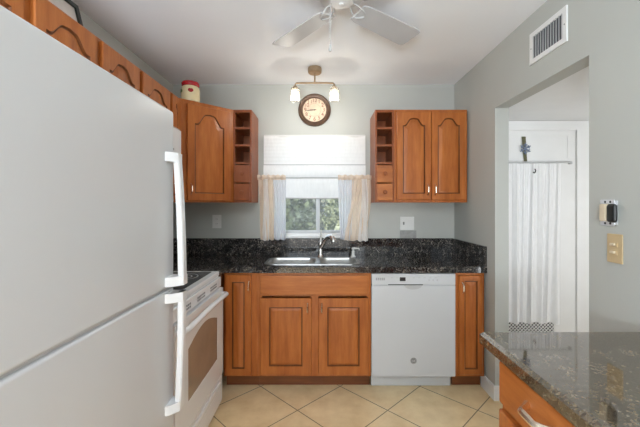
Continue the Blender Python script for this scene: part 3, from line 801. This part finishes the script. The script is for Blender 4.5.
# snowflake ornament
t = thing('snowflake_ornament', 'small blue-grey snowflake on a dark ribbon hung on the side room door', 'ornament', (1.812, HYB-.030, 1.865))
b = MB()
b.prism([(-.028, .108), (.006, .108), (.020, -.112), (-.008, -.112)], [], .006, .010, lambda u, v, q: (u, q, v)); b.build('ribbon', RIBB, t)
b = MB()
for k in range(6):
    a = k*PI/3 + .5; d = Vector((math.cos(a), 0, math.sin(a)))
    b.tube([d*.002, d*.050], .0058, 6)
    for sg in (-1, 1):
        e = Vector((math.cos(a+sg*.9), 0, math.sin(a+sg*.9)))
        b.tube([d*.026, d*.026+e*.018], .0045, 6)
b.build('snowflake', SNOWF, t)
t = thing('curtain_hook', 'tiny dark hook near the top of the white lace curtain', 'hook', (1.874, HYB-.066, 1.658))
b = MB(); b.tube([(0, 0, .022), (.004, -.004, .008), (-.002, -.008, -.006), (-.010, -.006, -.014), (-.014, 0, -.004)], .005, 7); b.build('hook', BLACK, t)

# ================================================================== WALL PLATES AND VENT
def outlet(name, label, loc, rz, w, h, kind, mat):
    t = thing(name, label, 'outlet', loc, rz)
    b = MB(); b.box(-w/2, w/2, -.006, 0, -h/2, h/2, .003); b.build('cover_plate', mat, t)
    if kind == 'duplex':
        for sg in (-1, 1):
            b = MB(); b.lathe([(0, .0085), (.015, .0085), (.016, .005), (0, .005)], 20, Matrix.Translation((0, 0, sg*.021)) @ RX); r = b.build('receptacle', mat, t)
            for dx in (-.006, .006):
                b = MB(); b.box(dx-.0014, dx+.0014, -.0088, -.008, sg*.021-.003, sg*.021+.006); b.build('slot', GREYP, r)
    return t
outlet('wall_outlet', 'white duplex outlet on the back wall left of the window', (-.960, YB-.001, 1.212), 0, .082, .122, 'duplex', WPLAST)
t = outlet('wall_outlet', 'white two-gang switch and outlet plate on the back wall right of the window', (.777, YB-.001, 1.196), 0, .128, .122, 'combo', WPLAST)
b = MB(); b.box(-.038, -.027, -.020, -.005, -.013, .013, .002); b.build('toggle', GREYP, t)
for sg in (-1, 1):
    b = MB(); b.box(.018, .050, -.0075, -.005, sg*.022-.013, sg*.022+.013, .001); b.build('receptacle', WPLAST, t)
b = MB(); b.box(.711, .862, YB-.007, YB-.001, 1.062, 1.130, .002)  # flat grey rectangle below the two-gang plate
tag(b.build('grey_rectangle', GREYSM), 'plain flat grey rectangle on the wall just below the white two-gang plate', 'wall plate')
# tan switch plate on right wall
t = thing('light_switch', 'tan double switch plate on the right wall below the uncovered timer', 'light switch', (XR-.0005, 1.396, 1.184), RR)
b = MB(); b.box(-.037, .037, -.006, 0, -.060, .060, .003); b.build('cover_plate', TANP, t)
for z in (.016, -.016):
    b = MB(); b.box(-.016, .016, -.0085, -.005, z-.010, z+.010, .001); s_ = b.build('switch_body', TANP, t)
    b = MB(); b.box(-.009, .009, -.020, -.008, z-.004, z+.006, .002); b.build('toggle', BEIGE, s_)
# uncovered timer switch
t = thing('timer_switch', 'uncovered switch with metal strap, beige body and black block as dark recess on right wall', 'switch', (XR-.0005, 1.425, 1.331), RR)
b = MB(); b.box(-.036, .040, -.004, -.0002, -.050, .050, .001); b.box(-.040, .030, -.008, -.003, .036, .055, .002); b.box(-.040, .030, -.008, -.003, -.055, -.036, .002); b.box(-.036, -.026, -.012, -.003, -.034, .034, .002); b.build('strap', DIMW, t)
for z in (-.045, .045):
    for x in (-.014, .012):
        b = MB(); b.lathe([(0, .0095), (.005, .0085), (.006, .006), (0, .006)], 12, Matrix.Translation((x, 0, z)) @ RX); b.build('screw', BLACK, t)
b = MB(); b.box(-.024, .006, -.026, -.004, -.036, .036, .004); b.build('switch_body', BEIGE, t)
b = MB(); b.box(.006, .050, -.024, -.0045, -.040, .036, .011, 3); b.build('knob', BLACK, t)  # raised black block stands in for the dark open recess beside the switch
# return-air grille
t = thing('air_vent', 'white louvred air grille high on the right wall above the opening', 'air vent', (XR-.0005, 1.815, 2.259), RR)
w, h = .148, .089
b = MB(); b.prism([(-w, -h), (w, -h), (w, h), (-w, h)], [[(-w+.028, -h+.026), (w-.028, -h+.026), (w-.028, h-.026), (-w+.028, h-.026)]], -.008, 0, XZ); b.build('frame', TRIM, t)
b = MB(); b.box(-w+.028, w-.028, -.0008, 0, -h+.026, h-.026); b.build('duct_backing', APPLD, t)
n = 12
for k in range(n):
    x = lerp(-w+.034, w-.034, k/(n-1)); M = Matrix.Translation((x, -.0055, 0)) @ Matrix.Rotation(math.radians(38), 4, 'Z')
    b = MB(); b.box(-.0012, .0012, -.0052, .0052, -h+.0265, h-.0265, mat=M); b.build('louver', LOUV, t)
for x in (-w+.014, w-.014):
    b = MB(); b.lathe([(0, .0095), (.003, .009), (.004, .0078), (0, .0078)], 10, Matrix.Translation((x, 0, 0)) @ RX); b.build('screw', GREYP, t)

# ================================================================== ON TOP OF THE CABINETS
t = thing('cookie_jar', 'cream ceramic jar with a red lid and red motif on the corner cabinet', 'jar', (-1.018, 2.625, UZ1+.0005))
b = MB(); b.lathe([(0, 0), (.058, 0), (.066, .006), (.070, .03), (.070, .095), (.064, .118), (.058, .124), (0, .124)], 36); b.build('jar_body', CREAMJ, t)
b = MB(); b.lathe([(.0, .1245), (.062, .1245), (.066, .132), (.066, .150), (.060, .158), (.03, .163), (0, .164)], 36); b.build('lid', REDJ, t)
def on_jar(a0, z, r): return Matrix.Rotation(math.radians(a0), 4, 'Z') @ Matrix.Translation((0, -.0688, z)) @ RX
b = MB()
for a0, z, r in ((17, .083, .014), (27, .083, .014), (22, .080, .015)):
    b.lathe([(0, .006), (r*.7, .0045), (r, 0), (0, 0)], 16, on_jar(a0, z, r))
b.build('apple_motif', REDJ, t)
b = MB()
for a0, z in ((-52, .088), (-44, .080), (-58, .078)):
    b.lathe([(0, .005), (.008, .004), (.012, 0), (0, 0)], 12, on_jar(a0, z, .012))
b.build('leaf_motif', GREENJ, t)
# framed picture lying against the wall on the near cabinet
t = thing('picture_frame', 'dark framed picture leaning on top of the near wall cabinet', 'picture frame', (-1.165, 1.285, UZ1+.001), RL)
Mt = Matrix.Rotation(math.radians(-14), 4, 'X')
fw, fh, fb = .385, .195, .022
b = MB(); b.prism([(0, 0), (fw, 0), (fw, fh), (0, fh)], [[(fb, fb), (fw-fb, fb), (fw-fb, fh-fb), (fb, fh-fb)]], -.012, .006, lambda u, v, q: tuple(Mt @ Vector((u, q, v)))); b.build('frame', FRAMEB, t)
b = MB(); b.box(fb, fw-fb, -.002, .002, fb, fh-fb, mat=Mt); b.build('mat_board', MATB, t)

# ================================================================== OUTDOOR PLANTS
def shrub(label, loc, rx, ry, rz_, n, mat, size, group='garden plants outside the kitchen window'):
    t = thing('shrub', label, 'shrub', loc, 0, group)
    b = MB(); rnd = random.Random(str(loc))
    for _ in range(n):
        while True:
            p = Vector((rnd.uniform(-1, 1), rnd.uniform(-1, 1), rnd.uniform(-1, 1)))
            if .35 < p.length < 1: break
        p = Vector((p.x*rx, p.y*ry, rz_ + p.z*rz_))
        d = Vector((rnd.gauss(0, 1), rnd.gauss(0, 1), rnd.gauss(0, .8))).normalized(); s = d.cross(Vector((rnd.gauss(0, 1), rnd.gauss(0, 1), rnd.gauss(0, 1)))).normalized()
        L = size*rnd.uniform(.7, 1.4); W = L*.3
        b._add([p, p+d*L*.5+s*W, p+d*L, p+d*L*.5-s*W], [(0, 1, 2, 3)])
    b.build('foliage', mat, t, fix=False)
    b = MB()
    for k in range(6):
        a = k*PI/3; b.tube([(.03*math.cos(a), .03*math.sin(a), .0), (rx*.3*math.cos(a), ry*.3*math.sin(a), rz_*.9), (rx*.6*math.cos(a), ry*.6*math.sin(a), rz_*1.5)], [.02, .013, .005], 6)
    b.build('stems', BARK, t)
shrub('broad olive-green shrub seen through the left half of the window', (-1.05, 6.2, -.02), .95, .7, .95, 3400, LEAF[0], .13)
shrub('pale green bush seen through the right half of the window', (.72, 6.3, -.02), .75, .6, 1.0, 2800, LEAF[1], .12)
shrub('grey-green low bush behind the other two outside the window', (-.05, 8.6, -.02), 2.6, .8, 1.6, 3600, LEAF[2], .17)
